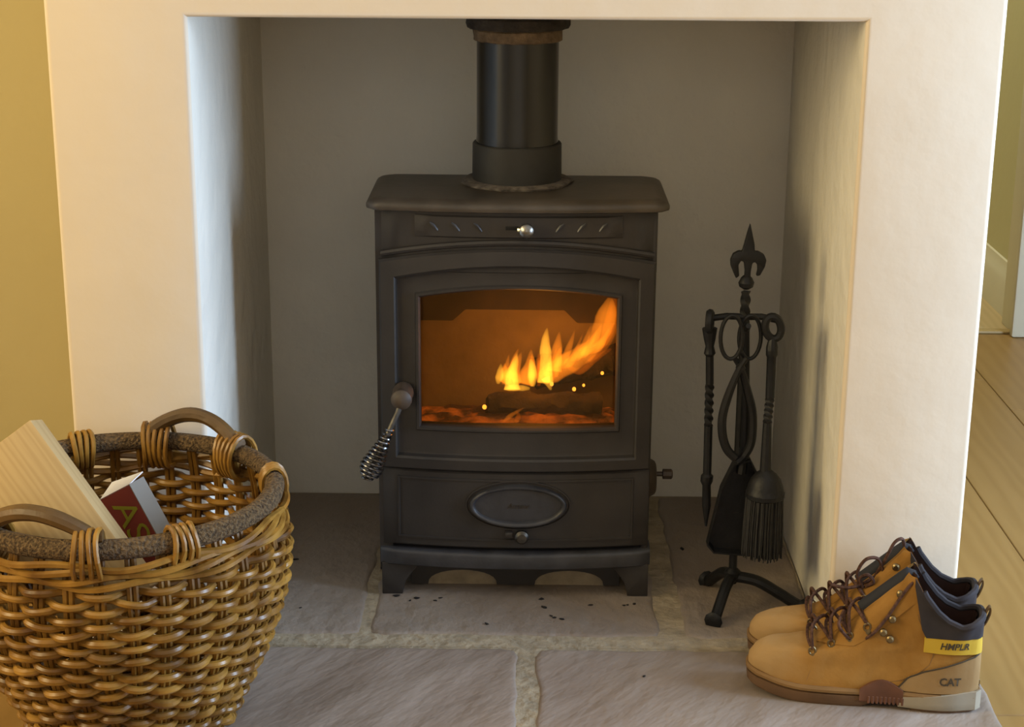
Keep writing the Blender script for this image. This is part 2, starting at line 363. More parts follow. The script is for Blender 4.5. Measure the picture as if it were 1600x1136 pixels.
for k, (x, y) in enumerate([(-.19, .165), (-.168, .150), (-.16, .158), (-.13, .150), (-.122, .160), (.03, .160), (.035, .13), (.155, .140), (.16, .142), (.17, .145), (.105, .14), (.05, .095), (.06, .09), (.045, .1), (-.33, .12), (-.36, .30), (-.44, -.16), (-.40, -.20), (.17, -.09), (-.05, .07), (.26, .36)]):
    mb = MB(); rr = random.Random(k); s = rr.uniform(.0018, .0038)
    bm = bmesh.new(); bmesh.ops.create_icosphere(bm, subdivisions=1, radius=s)
    for v in bm.verts: v.co *= rr.uniform(.6, 1.3); v.co.x *= rr.uniform(1, 2); v.co.z *= .45
    me = bpy.data.meshes.new('c'); bm.to_mesh(me); bm.free(); o = link('cinder_flake', me, 'cinder', smooth=False); o.location = (x, y, s*.3); o.rotation_euler.z = rr.uniform(0, 3)
    tag(o, 'tiny black cinder flake on the front flagstones beside the wicker basket' if x < -.39 and y < 0 else 'tiny black cinder flake on the hearth left of the stove' if x < -.3 else 'tiny black cinder flake on the hearth behind the companion stand' if x > .2 else 'tiny black cinder flake on the front flagstone beside the boots' if y < 0 else 'tiny black cinder flake on the flagstone in front of the stove', 'cinder', 'cinders on the hearth')

# ------------------------------------------------------------------ stove
SX = -.010
st = empty('wood_stove', (SX, .18, 0), 'dark cast iron wood-burning stove with glass door in the plastered recess', 'stove')
def sb(mb, name, m, parent=None, **k):       # stove part: coordinates relative to centre line, world y
    par = parent or st
    mb.v = [(x, y-.18, z) for x, y, z in mb.v]
    return mb.build(name, m, par, **k)
def bow(x): return .160+.020*(x/.201)**2
# shell
for s in (-1, 1):
    mb = MB(); mb.box(s*.189, s*.201, .183, .362, .040, .600, .004); sb(mb, 'side_panel', 'iron')
mb = MB(); mb.box(-.189, .189, .352, .362, .040, .600, .002); sb(mb, 'back_panel', 'iron')
mb = MB(); mb.box(-.189, .189, .19, .352, .040, .052); sb(mb, 'bottom_plate', 'iron')
def bowed(x0, x1, z0, z1, o0, o1, n=24, nb=.003):
    """bowed slab; o0 front offset from the bow, o1 back offset"""
    rings = []
    for i in range(n+1):
        x = x0+(x1-x0)*i/n; y = bow(x); e = nb if i in (0, n) else 0
        rings.append([(x, y+o0+nb, z0), (x, y+o0+e, z0+nb), (x, y+o0+e, z1-nb), (x, y+o0+nb, z1), (x, y+o1, z1), (x, y+o1, z0)])
    mb = MB(); mb.loft(rings, True, True, True); return mb
# top plate: bowed front edge, softened corners
rings = []
def plate_ring(ins, z):
    R = []; hx = .2165-ins
    for k in range(41):
        x = -hx+2*hx*k/40; c = max(0, abs(x)-(hx-.012)); y = .148+ins+.018*(x/.2165)**2+(.012-math.sqrt(max(0, .012**2-c*c)))
        R.append((x, y, z))
    for k in range(9):
        a = PI/2*k/8; R.append((hx-.02+.02*math.cos(a), .352-ins+.02*math.sin(a), z))
    for k in range(9):
        a = PI/2+PI/2*k/8; R.append((-hx+.02+.02*math.cos(a), .352-ins+.02*math.sin(a), z))
    return R
mb = MB(); mb.loft([plate_ring(.006, .596), plate_ring(.001, .5975), plate_ring(0, .600), plate_ring(0, .6045), plate_ring(.0025, .6085), plate_ring(.007, .6115), plate_ring(.014, .6135), plate_ring(.019, .614)], True, True, True)
sb(mb, 'top_plate', 'iron_top', sharp=50)
# fascia with arched lower lip
sb(bowed(-.201, .201, .505, .598, .002, .016), 'fascia', 'iron')
def archz(x, zs, rise, hx): return zs+rise*(1-(x/hx)**2)
mb = MB(); mb.tube([(x, bow(x)+.001, archz(x, .531, .021, .196)) for x in [-.196+.392*k/30 for k in range(31)]], .0048, 8); sb(mb, 'fascia_lip', 'iron')
sp = sb(bowed(-.147, .150, .558, .590, -.001, .006, nb=.002), 'vent_plate', 'iron')
for x, s in ((-.119, -1), (-.088, -1), (-.056, -1), (.060, 1), (.091, 1), (.122, 1)):
    mb = MB(); y = bow(x)-.0005
    mb.tube([(x-s*.005, y, .568), (x+s*.001, y-.0008, .576), (x+s*.006, y, .580)], [.0018, .0026, .0014], 6); sb(mb, 'vent_slot', 'iron_ledge', sp)
mb = MB(); mb.box(-.017, .003, bow(0)-.0018, bow(0)+.001, .5705, .5765, .0012); sb(mb, 'slider_slot', 'dark_hole', sp)
mb = MB(); M = Matrix.Translation((.013, bow(0)-.002, .573)) @ Matrix.Rotation(PI/2, 4, 'X')
mb.lathe([(.003, -.002), (.004, .004), (.0085, .007), (.0105, .012), (.010, .017), (.006, .021), (.001, .0225)], 16, M); kn = sb(mb, 'slider_knob', 'steel', sp)
mb = MB(); mb.tube([(.002, bow(0)-.008, .573), (.008, bow(0)-.012, .573)], [.0042, .0035], 10); sb(mb, 'knob_tip', 'brass_tip', kn)
# door
HX = .195
def dring(xl, xr, zb, zs, rise, off, n=28, m=10):
    R = []; hx = (xr-xl)/2; c = (xl+xr)/2
    for k in range(n): x = xl+(xr-xl)*k/n; R.append((x, bow(x)+off, zb))
    for k in range(m): z = zb+(zs-zb)*k/m; R.append((xr, bow(xr)+off, z))
    for k in range(n): x = xr-(xr-xl)*k/n; R.append((x, bow(x)+off, zs+rise*(1-((x-c)/hx)**2)))
    for k in range(m): z = zs-(zs-zb)*k/m; R.append((xl, bow(xl)+off, z))
    return R
mb = MB()
mb.loft([dring(-.199, .199, .206, .521, .021, .018), dring(-.200, .200, .205, .522, .021, -.002), dring(-.197, .197, .208, .519, .021, -.006),
         dring(-.178, .178, .223, .499, .021, -.0075), dring(-.1755, .1755, .226, .496, .021, -.005), dring(-.174, .174, .228, .494, .021, .003), dring(-.171, .171, .231, .491, .021, .004),
         dring(-.148, .153, .265, .475, .015, .002), dring(-.1465, .1515, .267, .473, .015, -.001), dring(-.143, .148, .270, .470, .015, -.001), dring(-.1405, .1455, .2725, .4675, .015, .003), dring(-.1405, .1455, .2725, .4675, .015, .024)], True)
door = sb(mb, 'door', 'iron', sharp=28)
mb = MB(); R = []
for k in range(25):
    x = -.144+.293*k/24; zt = .4695+.015*(1-((x-.0025)/.1465)**2); y = bow(x)+.012
    R.append([(x, y, .269), (x, y, zt), (x, y+.004, zt), (x, y+.004, .269)])
mb.loft(R, True, True, True); sb(mb, 'glass_pane', 'stove_glass', door)
# door handle with sprung coil grip
hb = Vector((-.165, .150, .327)); he0 = Vector((-.172, .118, .306)); he1 = Vector((-.216, .110, .213))
mb = MB(); M = Matrix.Translation((-.166, bow(-.166)-.004, .325)) @ Matrix.Rotation(PI/2, 4, 'X')
mb.lathe([(.0150, -.002), (.0158, .004), (.0152, .010), (.0135, .018), (.0135, .028), (.0155, .034), (.0150, .040), (.010, .045), (.001, .047)], 20, M); hd = sb(mb, 'handle_boss', 'iron_rust', door)
mb = MB(); mb.tube([(-.167, .140, .322), (-.171, .128, .308), he0.lerp(he1, .3)], [.0055, .0046, .0042], 10); mb.tube([he0.lerp(he1, .3), he1], [.0035, .003], 8); sb(mb, 'handle_rod', 'dull_steel', hd)
ax = (he1-he0).normalized(); q = ax.cross(Vector((0, 1, 0))).normalized(); q2 = ax.cross(q); path = []; T = 12.5
for k in range(int(T*14)+1):
    t = k/(T*14); r = lerp_tab([(0, .0048), (.25, .0075), (.55, .0135), (.75, .0170), (.88, .0145), (1, .006)], t)
    a = 2*PI*T*t; path.append(he0.lerp(he1, .22+.80*t)+(q*math.cos(a)+q2*math.sin(a))*r)
mb = MB(); mb.tube(path, .00185, 6); sb(mb, 'handle_coil', 'coil_steel', hd)
# ash drawer front with oval badge
dr = sb(bowed(-.199, .199, .081, .203, 0, .016), 'ash_door', 'iron')
mb = MB()
mb.loft([dring(-.177, .177, .094, .193, 0, .0005), dring(-.176, .176, .095, .192, 0, -.0022), dring(-.1735, .1735, .0975, .1895, 0, -.0022), dring(-.1725, .1725, .0985, .1885, 0, .0005)], True); sb(mb, 'door_bead', 'iron', dr)
OC = (.004, .152)
def ell(a, b, off, n=64): return [(OC[0]+a*math.cos(2*PI*k/n), bow(OC[0]+a*math.cos(2*PI*k/n))+off, OC[1]+b*math.sin(2*PI*k/n)) for k in range(n)]
mb = MB(); mb.loft([ell(.0795, .0405, .002), ell(.0785, .0395, -.0022), ell(.0765, .0375, -.0022), ell(.0745, .0355, .0012)], True)
sb(mb, 'badge_surround', 'iron', dr)
mb = MB(); mb.loft([ell(.0725, .0335, .001), ell(.0722, .0332, -.005), ell(.0705, .0318, -.0085), ell(.068, .0292, -.0088), ell(.0655, .0268, -.006), ell(.064, .0254, -.0025), ell(.02, .008, -.0035), ell(.001, .0004, -.0035)], True)
bd = sb(mb, 'oval_badge', 'iron_ledge', dr, sharp=60)
tm = text_mesh('Arrow', .0115, .0004, .25)
for v in tm.vertices: x, y, z = v.co; v.co = (OC[0]+x, bow(OC[0])-.0040-z-.18, OC[1]+y)
link('lettering', tm, 'dull_steel', bd, False)
mb = MB(); M = Matrix.Translation((.010, bow(0)-.001, .106)) @ Matrix.Rotation(PI/2, 4, 'X')
mb.lathe([(.006, -.002), (.007, .006), (.0105, .009), (.0105, .014), (.007, .018), (.001, .019)], 16, M); sb(mb, 'drawer_knob', 'dull_steel', dr)
mb = MB(); mb.box(-.016, -.003, bow(0)-.010, bow(0)+.001, .102, .112, .003); sb(mb, 'catch', 'iron', dr)
# ledge, plinth
rings = []
for k in range(31):
    x = -.204+.408*k/30; y = bow(x); e = .004 if k in (0, 30) else 0
    rings.append([(x, y+.014, .0495), (x, y-.004+e, .0500), (x, y-.006+e, .0515), (x, y-.006+e, .0695), (x, y-.0045+e, .0725), (x, y+.001, .0755), (x, y+.02, .078), (x, y+.03, .078), (x, y+.03, .0495)])
mb = MB(); mb.loft(rings, True, True, True); sb(mb, 'ledge', 'iron_ledge', sharp=40)
for s in (-1, 1):
    mb = MB(); x = [(.202, 0), (.202, .0525), (.146, .0525), (.150, .044), (.158, .034), (.166, .022), (.170, .008), (.171, 0)]
    mb.prism([(s*a, b) for a, b in x], .174, .200, .0015); sb(mb, 'leg', 'iron')
    mb = MB(); mb.box(s*.172, s*.201, .320, .356, 0, .045, .002); sb(mb, 'leg', 'iron')
pts = [(-.160, .052), (-.160, .003), (-.134, .003)]
def arc(x0, x1, h, n=14): return [((x0+x1)/2-(x1-x0)/2*math.cos(PI*k/n), .003+h*math.sin(PI*k/n)**.8) for k in range(1, n)]
pts += arc(-.134, -.028, .024)+[(-.028, .003), (.030, .003)]+arc(.030, .136, .024)+[(.136, .003), (.160, .003), (.160, .052)]
mb = MB(); mb.prism(pts, .206, .214); pl_ = sb(mb, 'plinth', 'iron')
mb = MB(); mb.box(-.158, .158, .2145, .2165, .0, .050); sb(mb, 'added_pale_infill', 'mortar', pl_)  # added sand-coloured sheet, stands in for the lit look through the arches
# air control on the right flank
fx = empty('x', (0, 0, 0)); bpy.data.objects.remove(fx)
mb = MB(); M = Matrix.Translation((.200, .29, .150)) @ Matrix.Rotation(PI/2, 4, 'Y')
mb.lathe([(.036, 0), (.036, .006), (.030, .009), (.026, .016), (.022, .018), (.001, .0185)], 20, M); ac = sb(mb, 'air_control', 'iron_rust')
mb = MB(); mb.tube([(.214, .29, .156), (.228, .29, .156), (.229, .29, .156), (.242, .29, .156), (.244, .29, .156)], [.004, .004, .0085, .0085, .006], 8); sb(mb, 'control_knob', 'iron_rust', ac)
# fire chamber
fb = sb((lambda mb: (mb.box(-.165, .170, .338, .352, .235, .56), mb)[1])(MB()), 'rear_liner', 'firebrick', smooth=False)
for s in (-1, 1):
    mb = MB(); mb.box(s*.168, s*.189, .186, .352, .235, .56); sb(mb, 'side_liner', 'firebrick', smooth=False)
mb = MB(); mb.box(-.189, .189, .186, .352, .225, .238); sb(mb, 'grate', 'soot_iron')
mb = MB(); mb.box(-.189, .189, .188, .352, .555, .565); sb(mb, 'chamber_roof', 'soot_iron')
mb = MB(); mb.prism([(-.168, .56), (-.168, .393), (-.100, .393), (-.080, .411), (.072, .411), (.092, .391), (.168, .391), (.168, .56)], .318, .332, .002); sb(mb, 'baffle', 'soot_iron')
mb = MB(); mb.box(-.166, .170, .192, .204, .238, .268, .004); sb(mb, 'log_bar', 'soot_iron')

# fuel and fire inside
def rough_log(name, p0, p1, r, sd, label):
    p0 = Vector(p0); p1 = Vector(p1); n = 14; path = [p0.lerp(p1, k/n) for k in range(n+1)]
    rad = [r*(1+.18*noise.noise(Vector((k*.7, sd, 0)))) for k in range(n+1)]; mb = MB(); mb.tube(path, rad, 12)
    mb.v = [tuple(Vector(v)+Vector((noise.noise(Vector(v)*60), noise.noise(Vector(v)*60+Vector((9, 0, 0))), noise.noise(Vector(v)*60+Vector((0, 9, 0)))))*.006) for v in mb.v]
    return tag(mb.build(name, 'char_log'), label, 'log', 'logs burning in the stove')
rough_log('burning_log', (-.055, .27, .276), (.12, .262, .280), .017, 1, 'charred log lying flat on the embers inside the stove')
rough_log('burning_log', (.015, .300, .315), (.145, .285, .345), .024, 2, 'blackened log leaning to the upper right in the stove fire')
mb = MB(); R = []
for i in range(29):
    x = -.163+.330*i/28-.010
    R.append([(x, .206+.12*j/12, .2385+max(.0012, (.016+.010*noise.noise(Vector((x*40, j*.9, 3)))+.006*math.sin(j/12*PI))*min(1, (i+.5)/2, (28.5-i)/2, (j+.5)/1.5, (12.5-j)/1.5))) for j in range(13)])
mb.loft(R, False); tag(mb.build('ember_bed', 'ember'), 'bed of glowing orange embers on the stove grate', 'embers', kind='stuff')
for k, (px, py, s) in enumerate([(757, 636, .0034), (897, 608, .003), (912, 602, .0022), (941, 583, .0026), (862, 600, .003)]):
    bm = bmesh.new(); bmesh.ops.create_icosphere(bm, subdivisions=2, radius=s); me = bpy.data.meshes.new('s'); bm.to_mesh(me); bm.free()
    o = link('glowing_coal', me, 'spark'); o.location = at(px, py, .232); o.scale = (1, .8, 1.15)
    tag(o, 'tiny glowing coal fragment in the stove fire', 'coal', 'glowing coals in the stove fire')
fire = empty('fire', (.04, .27, .26), 'yellow and orange flames sweeping to the right behind the stove glass', 'fire')
def flame(name, pts, rad, m, Y, flat=.4, seg=10):
    P = spline([at(x, y, Y+d) for x, y, d in pts], 8); n = len(P)
    R = [lerp_tab([(i/(len(rad)-1), v) for i, v in enumerate(rad)], k/(n-1)) for k in range(n)]
    mb = MB(); rings = []
    for i in range(n):
        t = (P[min(i+1, n-1)]-P[max(i-1, 0)]).normalized(); yv = Vector((0, 1, 0)); s = t.cross(yv).normalized()
        rings.append([P[i]+(s*math.cos(2*PI*k/seg)+yv*math.sin(2*PI*k/seg)*flat)*max(R[i], .0003)*(1+.15*noise.noise(P[i]*70)) for k in range(seg)])
    mb.loft(rings, True, True, True); mb.v = [tuple(Vector(v)-fire.location) for v in mb.v]
    return mb.build(name, m, fire)
Yf = .250
flame('flame', [(852, 598, 0), (853, 565, 0), (852, 535, 0), (855, 512, 0)], [.012, .010, .0095, .006, .0005], 'flame_yellow', Yf)
flame('flame', [(800, 609, 0), (800, 585, 0), (805, 565, 0), (808, 552, 0)], [.013, .010, .007, .004, .0005], 'flame_yellow', Yf-.004)
flame('flame', [(778, 600, 0), (781, 585, 0), (783, 568, 0)], [.002, .007, .005, .0005], 'flame_yellow', Yf-.002)
flame('flame', [(832, 604, 0), (832, 580, 0), (829, 560, 0)], [.003, .008, .006, .0005], 'flame_yellow', Yf-.002)
flame('flame', [(788, 607, 0), (805, 606, 0), (828, 607, 0)], [.002, .005, .0055, .005, .002], 'flame_yellow', Yf-.010)
flame('flame', [(852, 590, 0), (858, 602, 0), (861, 610, 0)], [.007, .005, .0035, .001], 'flame_yellow', Yf-.008)
flame('flame', [(845, 592, 0), (870, 578, 0), (900, 560, 0), (925, 542, 0), (940, 515, 0), (950, 485, 0), (953, 463, 0)], [.010, .018, .018, .016, .014, .015, .017, .012, .001], 'flame_orange', Yf+.006, .22)
flame('flame', [(866, 580, 0), (870, 550, 0), (874, 518, 0)], [.012, .011, .007, .0005], 'flame_orange', Yf+.004)
flame('flame', [(820, 600, 0), (828, 570, 0), (830, 545, 0)], [.014, .012, .006, .0005], 'flame_orange', Yf+.008)
flame('flame', [(790, 600, 0), (805, 575, 0), (815, 550, 0)], [.012, .012, .006, .0005], 'flame_orange', Yf+.008)
flame('flame', [(920, 565, 0), (945, 535, 0), (956, 500, 0), (960, 465, 0)], [.004, .010, .012, .011, .004], 'flame_thin', Yf+.012, .3)
flame('flame', [(885, 570, 0), (905, 580, 0), (930, 560, 0), (955, 545, 0)], [.003, .006, .006, .002], 'flame_thin', Yf+.012, .4)
flame('flame', [(786, 659, 0), (800, 648, 0), (819, 637, 0)], [.0005, .004, .003, .0005], 'flame_orange', .225, .3)
flame('flame', [(778, 660, 0), (795, 657, 0), (812, 659, 0)], [.0005, .004, .005, .001], 'flame_thin', .225, .4)
flame('flame', [(806, 660, 0), (810, 650, 0), (806, 642, 0)], [.003, .005, .003, .0005], 'flame_thin', .222, .4)
rf = random.Random(5)
for k in range(16):
    x = rf.choice([782, 792, 802, 812, 822, 832, 845, 852, 858, 866, 874])+rf.uniform(-5, 5); h = rf.uniform(22, 55)*(1.5 if x > 845 else 1); yb = rf.uniform(596, 608)-(max(0, x-850)*.7)
    flame('flame', [(x, yb, 0), (x+rf.uniform(-4, 5), yb-h*.5, 0), (x+rf.uniform(-2, 9), yb-h, 0)], [.002, rf.uniform(.005, .009), rf.uniform(.003, .006), .0004], rf.choice(['flame_thin', 'flame_orange']), Yf+rf.uniform(-.006, .014), .5)
for k in range(7):
    x = 880+k*11+rf.uniform(-4, 4); yb = 572-k*6+rf.uniform(-8, 4)
    flame('flame', [(x-14, yb+8, 0), (x+4, yb-8, 0), (x+20, yb-34-rf.uniform(0, 20), 0)], [.001, rf.uniform(.005, .009), rf.uniform(.003, .006), .0004], rf.choice(['flame_thin', 'flame_orange']), Yf+rf.uniform(0, .014), .4)
fl_ = bpy.data.lights.new('firelight', 'POINT'); fl_.energy = .25; fl_.color = (1, .50, .14); fl_.shadow_soft_size = .03
o = bpy.data.objects.new('firelight', fl_); COL.objects.link(o); o.location = at(845, 550, .225)

# ------------------------------------------------------------------ flue
PC = (-.0125, .300)
fp = empty('flue_pipe', (PC[0], PC[1], .614), 'black flue pipe with glossy upper length rising from the stove top', 'flue')
def fpart(name, prof, m, seg=48, parent=None, wob=0):
    mb = MB(); mb.lathe(prof, seg); mb.v = [(x*(1+wob*noise.noise(Vector((x*60, y*60, z*90)))), y*(1+wob*noise.noise(Vector((x*60, y*60, z*90)))), z-.614) for x, y, z in mb.v]
    return mb.build(name, m, parent or fp)
fpart('flange_seal', [(.066, .6142), (.082, .6142), (.083, .617), (.078, .6195), (.066, .620)], 'ash_ring', wob=.08)
fpart('lower_collar', [(.0655, .6142), (.0665, .622), (.0660, .672), (.0645, .674), (.058, .674)], 'pipe_matt')
fpart('upper_pipe', [(.0600, .660), (.0605, .679), (.0600, .682), (.0600, HL-.001)], 'pipe_black', cap=True) if False else fpart('upper_pipe', [(.0600, .660), (.0608, .677), (.0600, .683), (.0600, HL-.002)], 'pipe_black')
fpart('rope_seal', [(.0600, .822), (.0635, .824), (.0640, .838), (.060, .842)], 'rope_seal', wob=.05)
fpart('ceiling_collar', [(.061, .840), (.074, .841), (.0765, .846), (.076, .856), (.066, .862), (.064, HL-.002)], 'fire_cement', wob=.06)

# ------------------------------------------------------------------ fireside companion set
TY = .15
def tp(x, y, d=0): return at(x, y, TY+d)
base = tp(1152, 940); base.z = 0
cs = empty('companion_stand', (tp(1166, 445).x, TY, 0), 'black wrought iron companion stand with fleur finial and three arched legs', 'stand')
def cpart(mb, name, m='wrought', parent=cs, root=cs, **k):
    mb.v = [tuple(Vector(v)-root.location) for v in mb.v]; return mb.build(name, m, parent, **k)
X0 = tp(1166, 445).x
mb = MB(); zb, zt = .045, tp(1165, 450).z
mb.tube([(X0, TY, zb-.01), (X0, TY, zt-.095)], .0062, 8)
n = 30; mb.tube([(X0, TY, zt-.095+.09*k/n) for k in range(n+1)], .0075, 4, twist=.28, square=True); cpart(mb, 'pole')
mb = MB(); mb.lathe([(.004, 0), (.010, .004), (.0115, .010), (.008, .017), (.005, .020)], 14, Matrix.Translation((X0, TY, tp(1165, 452).z))); fin = cpart(mb, 'finial_boss')
def fleur():
    o = tp(1167, 440)
    L = [(0, 2), (-5, 0), (-4, -18), (-6, -32), (-11, -35), (-15, -28), (-13, -10), (-18, -6), (-22, -14), (-27, -26), (-28, -36), (-24, -46), (-15, -51), (-10, -50), (-7, -62), (-3, -80), (1, -95)]
    Rr = [(5, -78), (9, -62), (10, -50), (16, -50), (25, -45), (29, -36), (27, -25), (20, -11), (14, -10), (16, -20), (15, -28), (11, -33), (7, -31), (5, -18), (5, 0)]
    k = 1/1118; return [(o.x+x*k, o.z-y*k) for x, y in L+Rr]
mb = MB(); mb.prism(fleur(), TY-.005, TY+.005, .0015); cpart(mb, 'finial', parent=fin)
hub = Vector((X0, TY, .046))
ch = tp(1160, 497)
mb = MB(); mb.tube([tp(1106, 498, -.004), tp(1135, 494, 0), Vector((X0, TY, ch.z+.002)), tp(1190, 495, 0), tp(1214, 500, -.004)], .005, 8); cpart(mb, 'crossbar')
mb = MB(); c = Vector((X0, TY-.004, tp(1160, 500).z)); mb.tube([c+Vector((0, -.004, 0)), c+Vector((0, -.03, -.004)), c+Vector((0, -.042, .004))], .004, 8); cpart(mb, 'hook')
for f in ((.284, .078, 0), (.288, .218, 0), (.418, .128, 0)):
    f = Vector(f); d = f-hub; pts = [hub+Vector((0, 0, .0)), hub+Vector((d.x*.35, d.y*.35, -.004)), hub+Vector((d.x*.7, d.y*.7, -.022)), Vector((hub.x+d.x*.95, hub.y+d.y*.95, .010)), Vector((f.x+d.x*.12, f.y+d.y*.12, .008))]
    P = spline(pts, 6); R = [.0085]*(len(P)-9)+[.0085, .0085, .0085, .009, .011, .0135, .014, .012, .006]
    R = R[-len(P):]; mb = MB(); mb.tube(P, R, 10); mb.v = [(x, y, max(z, .0005)) for x, y, z in mb.v]; cpart(mb, 'leg')
mb = MB(); mb.lathe([(.007, -.006), (.012, 0), (.012, .008), (.006, .014)], 14, Matrix.Translation(hub)); cpart(mb, 'hub')
G = 'fireside tools on the companion stand'
# poker
po = empty('poker', tp(1105, 820), 'black twisted poker hanging on the stand beside the stove', 'poker', G)
d = -.006
mb = MB(); mb.tube([tp(1109, 528, d), tp(1109, 600, d)], .0058, 8); n = 24
a, b = tp(1109, 600, d), tp(1107, 665, d); mb.tube([a.lerp(b, k/n) for k in range(n+1)], .0068, 4, twist=.35, square=True)
mb.tube([tp(1107, 665, d), tp(1105, 740, d), tp(1105, 743, d), tp(1104, 752, d), tp(1104, 758, d), tp(1104, 790, d), tp(1103, 822, d)], [.0062, .0062, .0092, .0092, .0064, .0066, .0016], 10); cpart(mb, 'shaft', parent=po, root=po)
mb = MB(); c = tp(1109, 503, d); mb.tube([c+Vector((.002*math.cos(t), .010*math.cos(t), .013*math.sin(t))) for t in [2*PI*k/20 for k in range(20)]], .0062, 8, closed=True)
mb.tube([tp(1109, 513, d), tp(1109, 530, d), tp(1109, 541, d), tp(1109, 552, d), tp(1109, 556, d)], [.011, .0085, .0062, .0085, .006], 10); cpart(mb, 'hanging_loop', parent=po, root=po)
# tongs
to = empty('tongs', tp(1150, 715, -.03), 'black scissor tongs with two oval finger loops hanging on the stand', 'tongs', G)
d = -.034
for s, c, arm in ((-1, (1143, 527), [(1166, 560), (1155, 577), (1139, 615), (1129, 650), (1129, 680), (1136, 702), (1149, 716)]), (1, (1172, 527), [(1148, 560), (1158, 577), (1169, 615), (1176, 650), (1174, 690), (1163, 712), (1152, 722)])):
    dd = d+s*.004; mb = MB()
    C = tp(*c, dd); mb.tube([C+Vector((.0155*math.cos(t), 0, .032*math.sin(t))) for t in [2*PI*k/28 for k in range(28)]], .0030, 8, closed=True); cpart(mb, 'finger_loop', parent=to, root=to)
    P = spline([tp(*q, dd) for q in arm], 6); mb = MB(); mb.tube(P, [.0036+.0028*min(1, k/14) for k in range(len(P))], 8); cpart(mb, 'arm', parent=to, root=to)
mb = MB(); mb.lathe([(.006, -.007), (.007, 0), (.006, .007), (.001, .008)], 12, Matrix.Translation(tp(1157, 575, d)) @ Matrix.Rotation(PI/2, 4, 'X')); cpart(mb, 'pivot', parent=to, root=to)
# shovel
so = empty('shovel', tp(1150, 865, .014), 'black ash shovel hanging behind the tongs on the stand', 'shovel', G)
mb = MB(); dd = -.0155
mb.tube([tp(1166, 514, dd), tp(1165, 640, dd), tp(1163, 722, dd)], [.005, .006, .0075], 8); cpart(mb, 'handle', parent=so, root=so)
O = [(1146, 722), (1172, 716), (1184, 740), (1196, 862), (1190, 868), (1114, 862), (1104, 850), (1126, 762)]
dd = -.018; q = [tp(x, y, dd) for x, y in O]; mb = MB(); cen = sum(q, Vector())/len(q)
def pan(y, k): return [Vector((cen.x+(p.x-cen.x)*k, p.y+y, cen.z+(p.z-cen.z)*k)) for p in q]
mb.loft([pan(.010, 1), pan(-.008, 1.0), pan(-.008, .965), pan(.006, .93)], True, True, True)
mb.tube([tp(1163, 700, -.0155), tp(1160, 722, -.016), tp(1158, 740, -.018)], .0075, 8); cpart(mb, 'pan', parent=so, root=so)
# brush
br = empty('hearth_brush', tp(1192, 865, -.058), 'black hearth brush with domed head hanging beside the shovel', 'brush', G)
d = -.058
mb = MB(); c = tp(1208, 512, d+.02); mb.tube([c+Vector((.0115*math.cos(t), 0, .016*math.sin(t)-.003*math.cos(t))) for t in [2*PI*k/24 for k in range(24)]], .0058, 8, closed=True); cpart(mb, 'hanging_loop', parent=br, root=br)
mb = MB(); P0 = tp(1207, 528, d+.02); P1 = tp(1203, 622, d+.012); P2 = tp(1199, 660, d+.006); P3 = tp(1196, 738, d)
mb.tube([P0, P0.lerp(P1, .15), P0.lerp(P1, .2), P0.lerp(P1, .28), P0.lerp(P1, .32), P1], [.0055, .0085, .0085, .0085, .0068, .0065], 10); n = 20
mb.tube([P1.lerp(P2, k/n) for k in range(n+1)], .0068, 4, twist=.35, square=True); mb.tube([P2, P3], [.0062, .0085], 10); cpart(mb, 'handle', parent=br, root=br)
mb = MB(); mb.lathe([(.006, .044), (.010, .040), (.0155, .036), (.0215, .028), (.0255, .018), (.0272, .009), (.0282, .008), (.0282, .002), (.0265, 0)], 24, Matrix.Translation(tp(1195, 777, d))); hdm = cpart(mb, 'domed_head', parent=br, root=br)
mb = MB(); rr = random.Random(3); top = tp(1195, 777, d); bot = tp(1190, 866, d)
mb.lathe([(.021, .002), (.024, -.04), (.0245, -.066), (.018, -.070)], 24, Matrix.Translation(top))
for k in range(900):
    a = rr.uniform(0, 2*PI); r = .0265*math.sqrt(rr.random()); e = rr.uniform(.86, 1.04); p = top+Vector((r*math.cos(a), r*math.sin(a), .002)); qn = bot+Vector((r*1.12*math.cos(a), r*1.1*math.sin(a), (1-e)*.08))
    mb.tube([p, p.lerp(qn, .5)+Vector((rr.uniform(-.001, .001), 0, 0)), qn], [.0011, .0011, .0007], 4)
o = cpart(mb, 'bristles', 'bristle', parent=br, root=br); o['kind'] = 'stuff'

# ------------------------------------------------------------------ log basket
BC = Vector((-.500, -.226, 0)); ZR = .318
bk = empty('log_basket', BC, 'round honey-brown wicker log basket with two branch handles on the hearth', 'basket')
def bpart(mb, name, m, parent=bk, **k): mb.v = [tuple(Vector(v)-BC) for v in mb.v]; return mb.build(name, m, parent, **k)
BP = [(0, .118), (.03, .132), (.07, .150), (.12, .172), (.17, .189), (.22, .199), (.26, .200), (.30, .193), (.33, .188)]
def brad(z):
    i = max(0, min(len(BP)-2, next((k for k in range(len(BP)-1) if z <= BP[k+1][0]), len(BP)-2)))
    a = BP[max(i-1, 0)][1]; b = BP[i][1]; c = BP[i+1][1]; d = BP[min(i+2, len(BP)-1)][1]; t = (z-BP[i][0])/(BP[i+1][0]-BP[i][0])
    return .5*(2*b+(c-a)*t+(2*a-5*b+4*c-d)*t*t+(3*b-a-3*c+d)*t**3)
def bpos(a, r, z): return BC+Vector((r*math.cos(a), r*math.sin(a), z))
NS = 34
for k in range(NS):
    for dx in (-.018, .018):
        mb = MB(); a = 2*PI*k/NS+dx; mb.tube([bpos(a, brad(z)-.001, z) for z in [.004+(ZR-.012)*i/10 for i in range(11)]], .0036, 6); bpart(mb, 'stake', 'willow_b')
z = .006; row = 0; rr = random.Random(11)
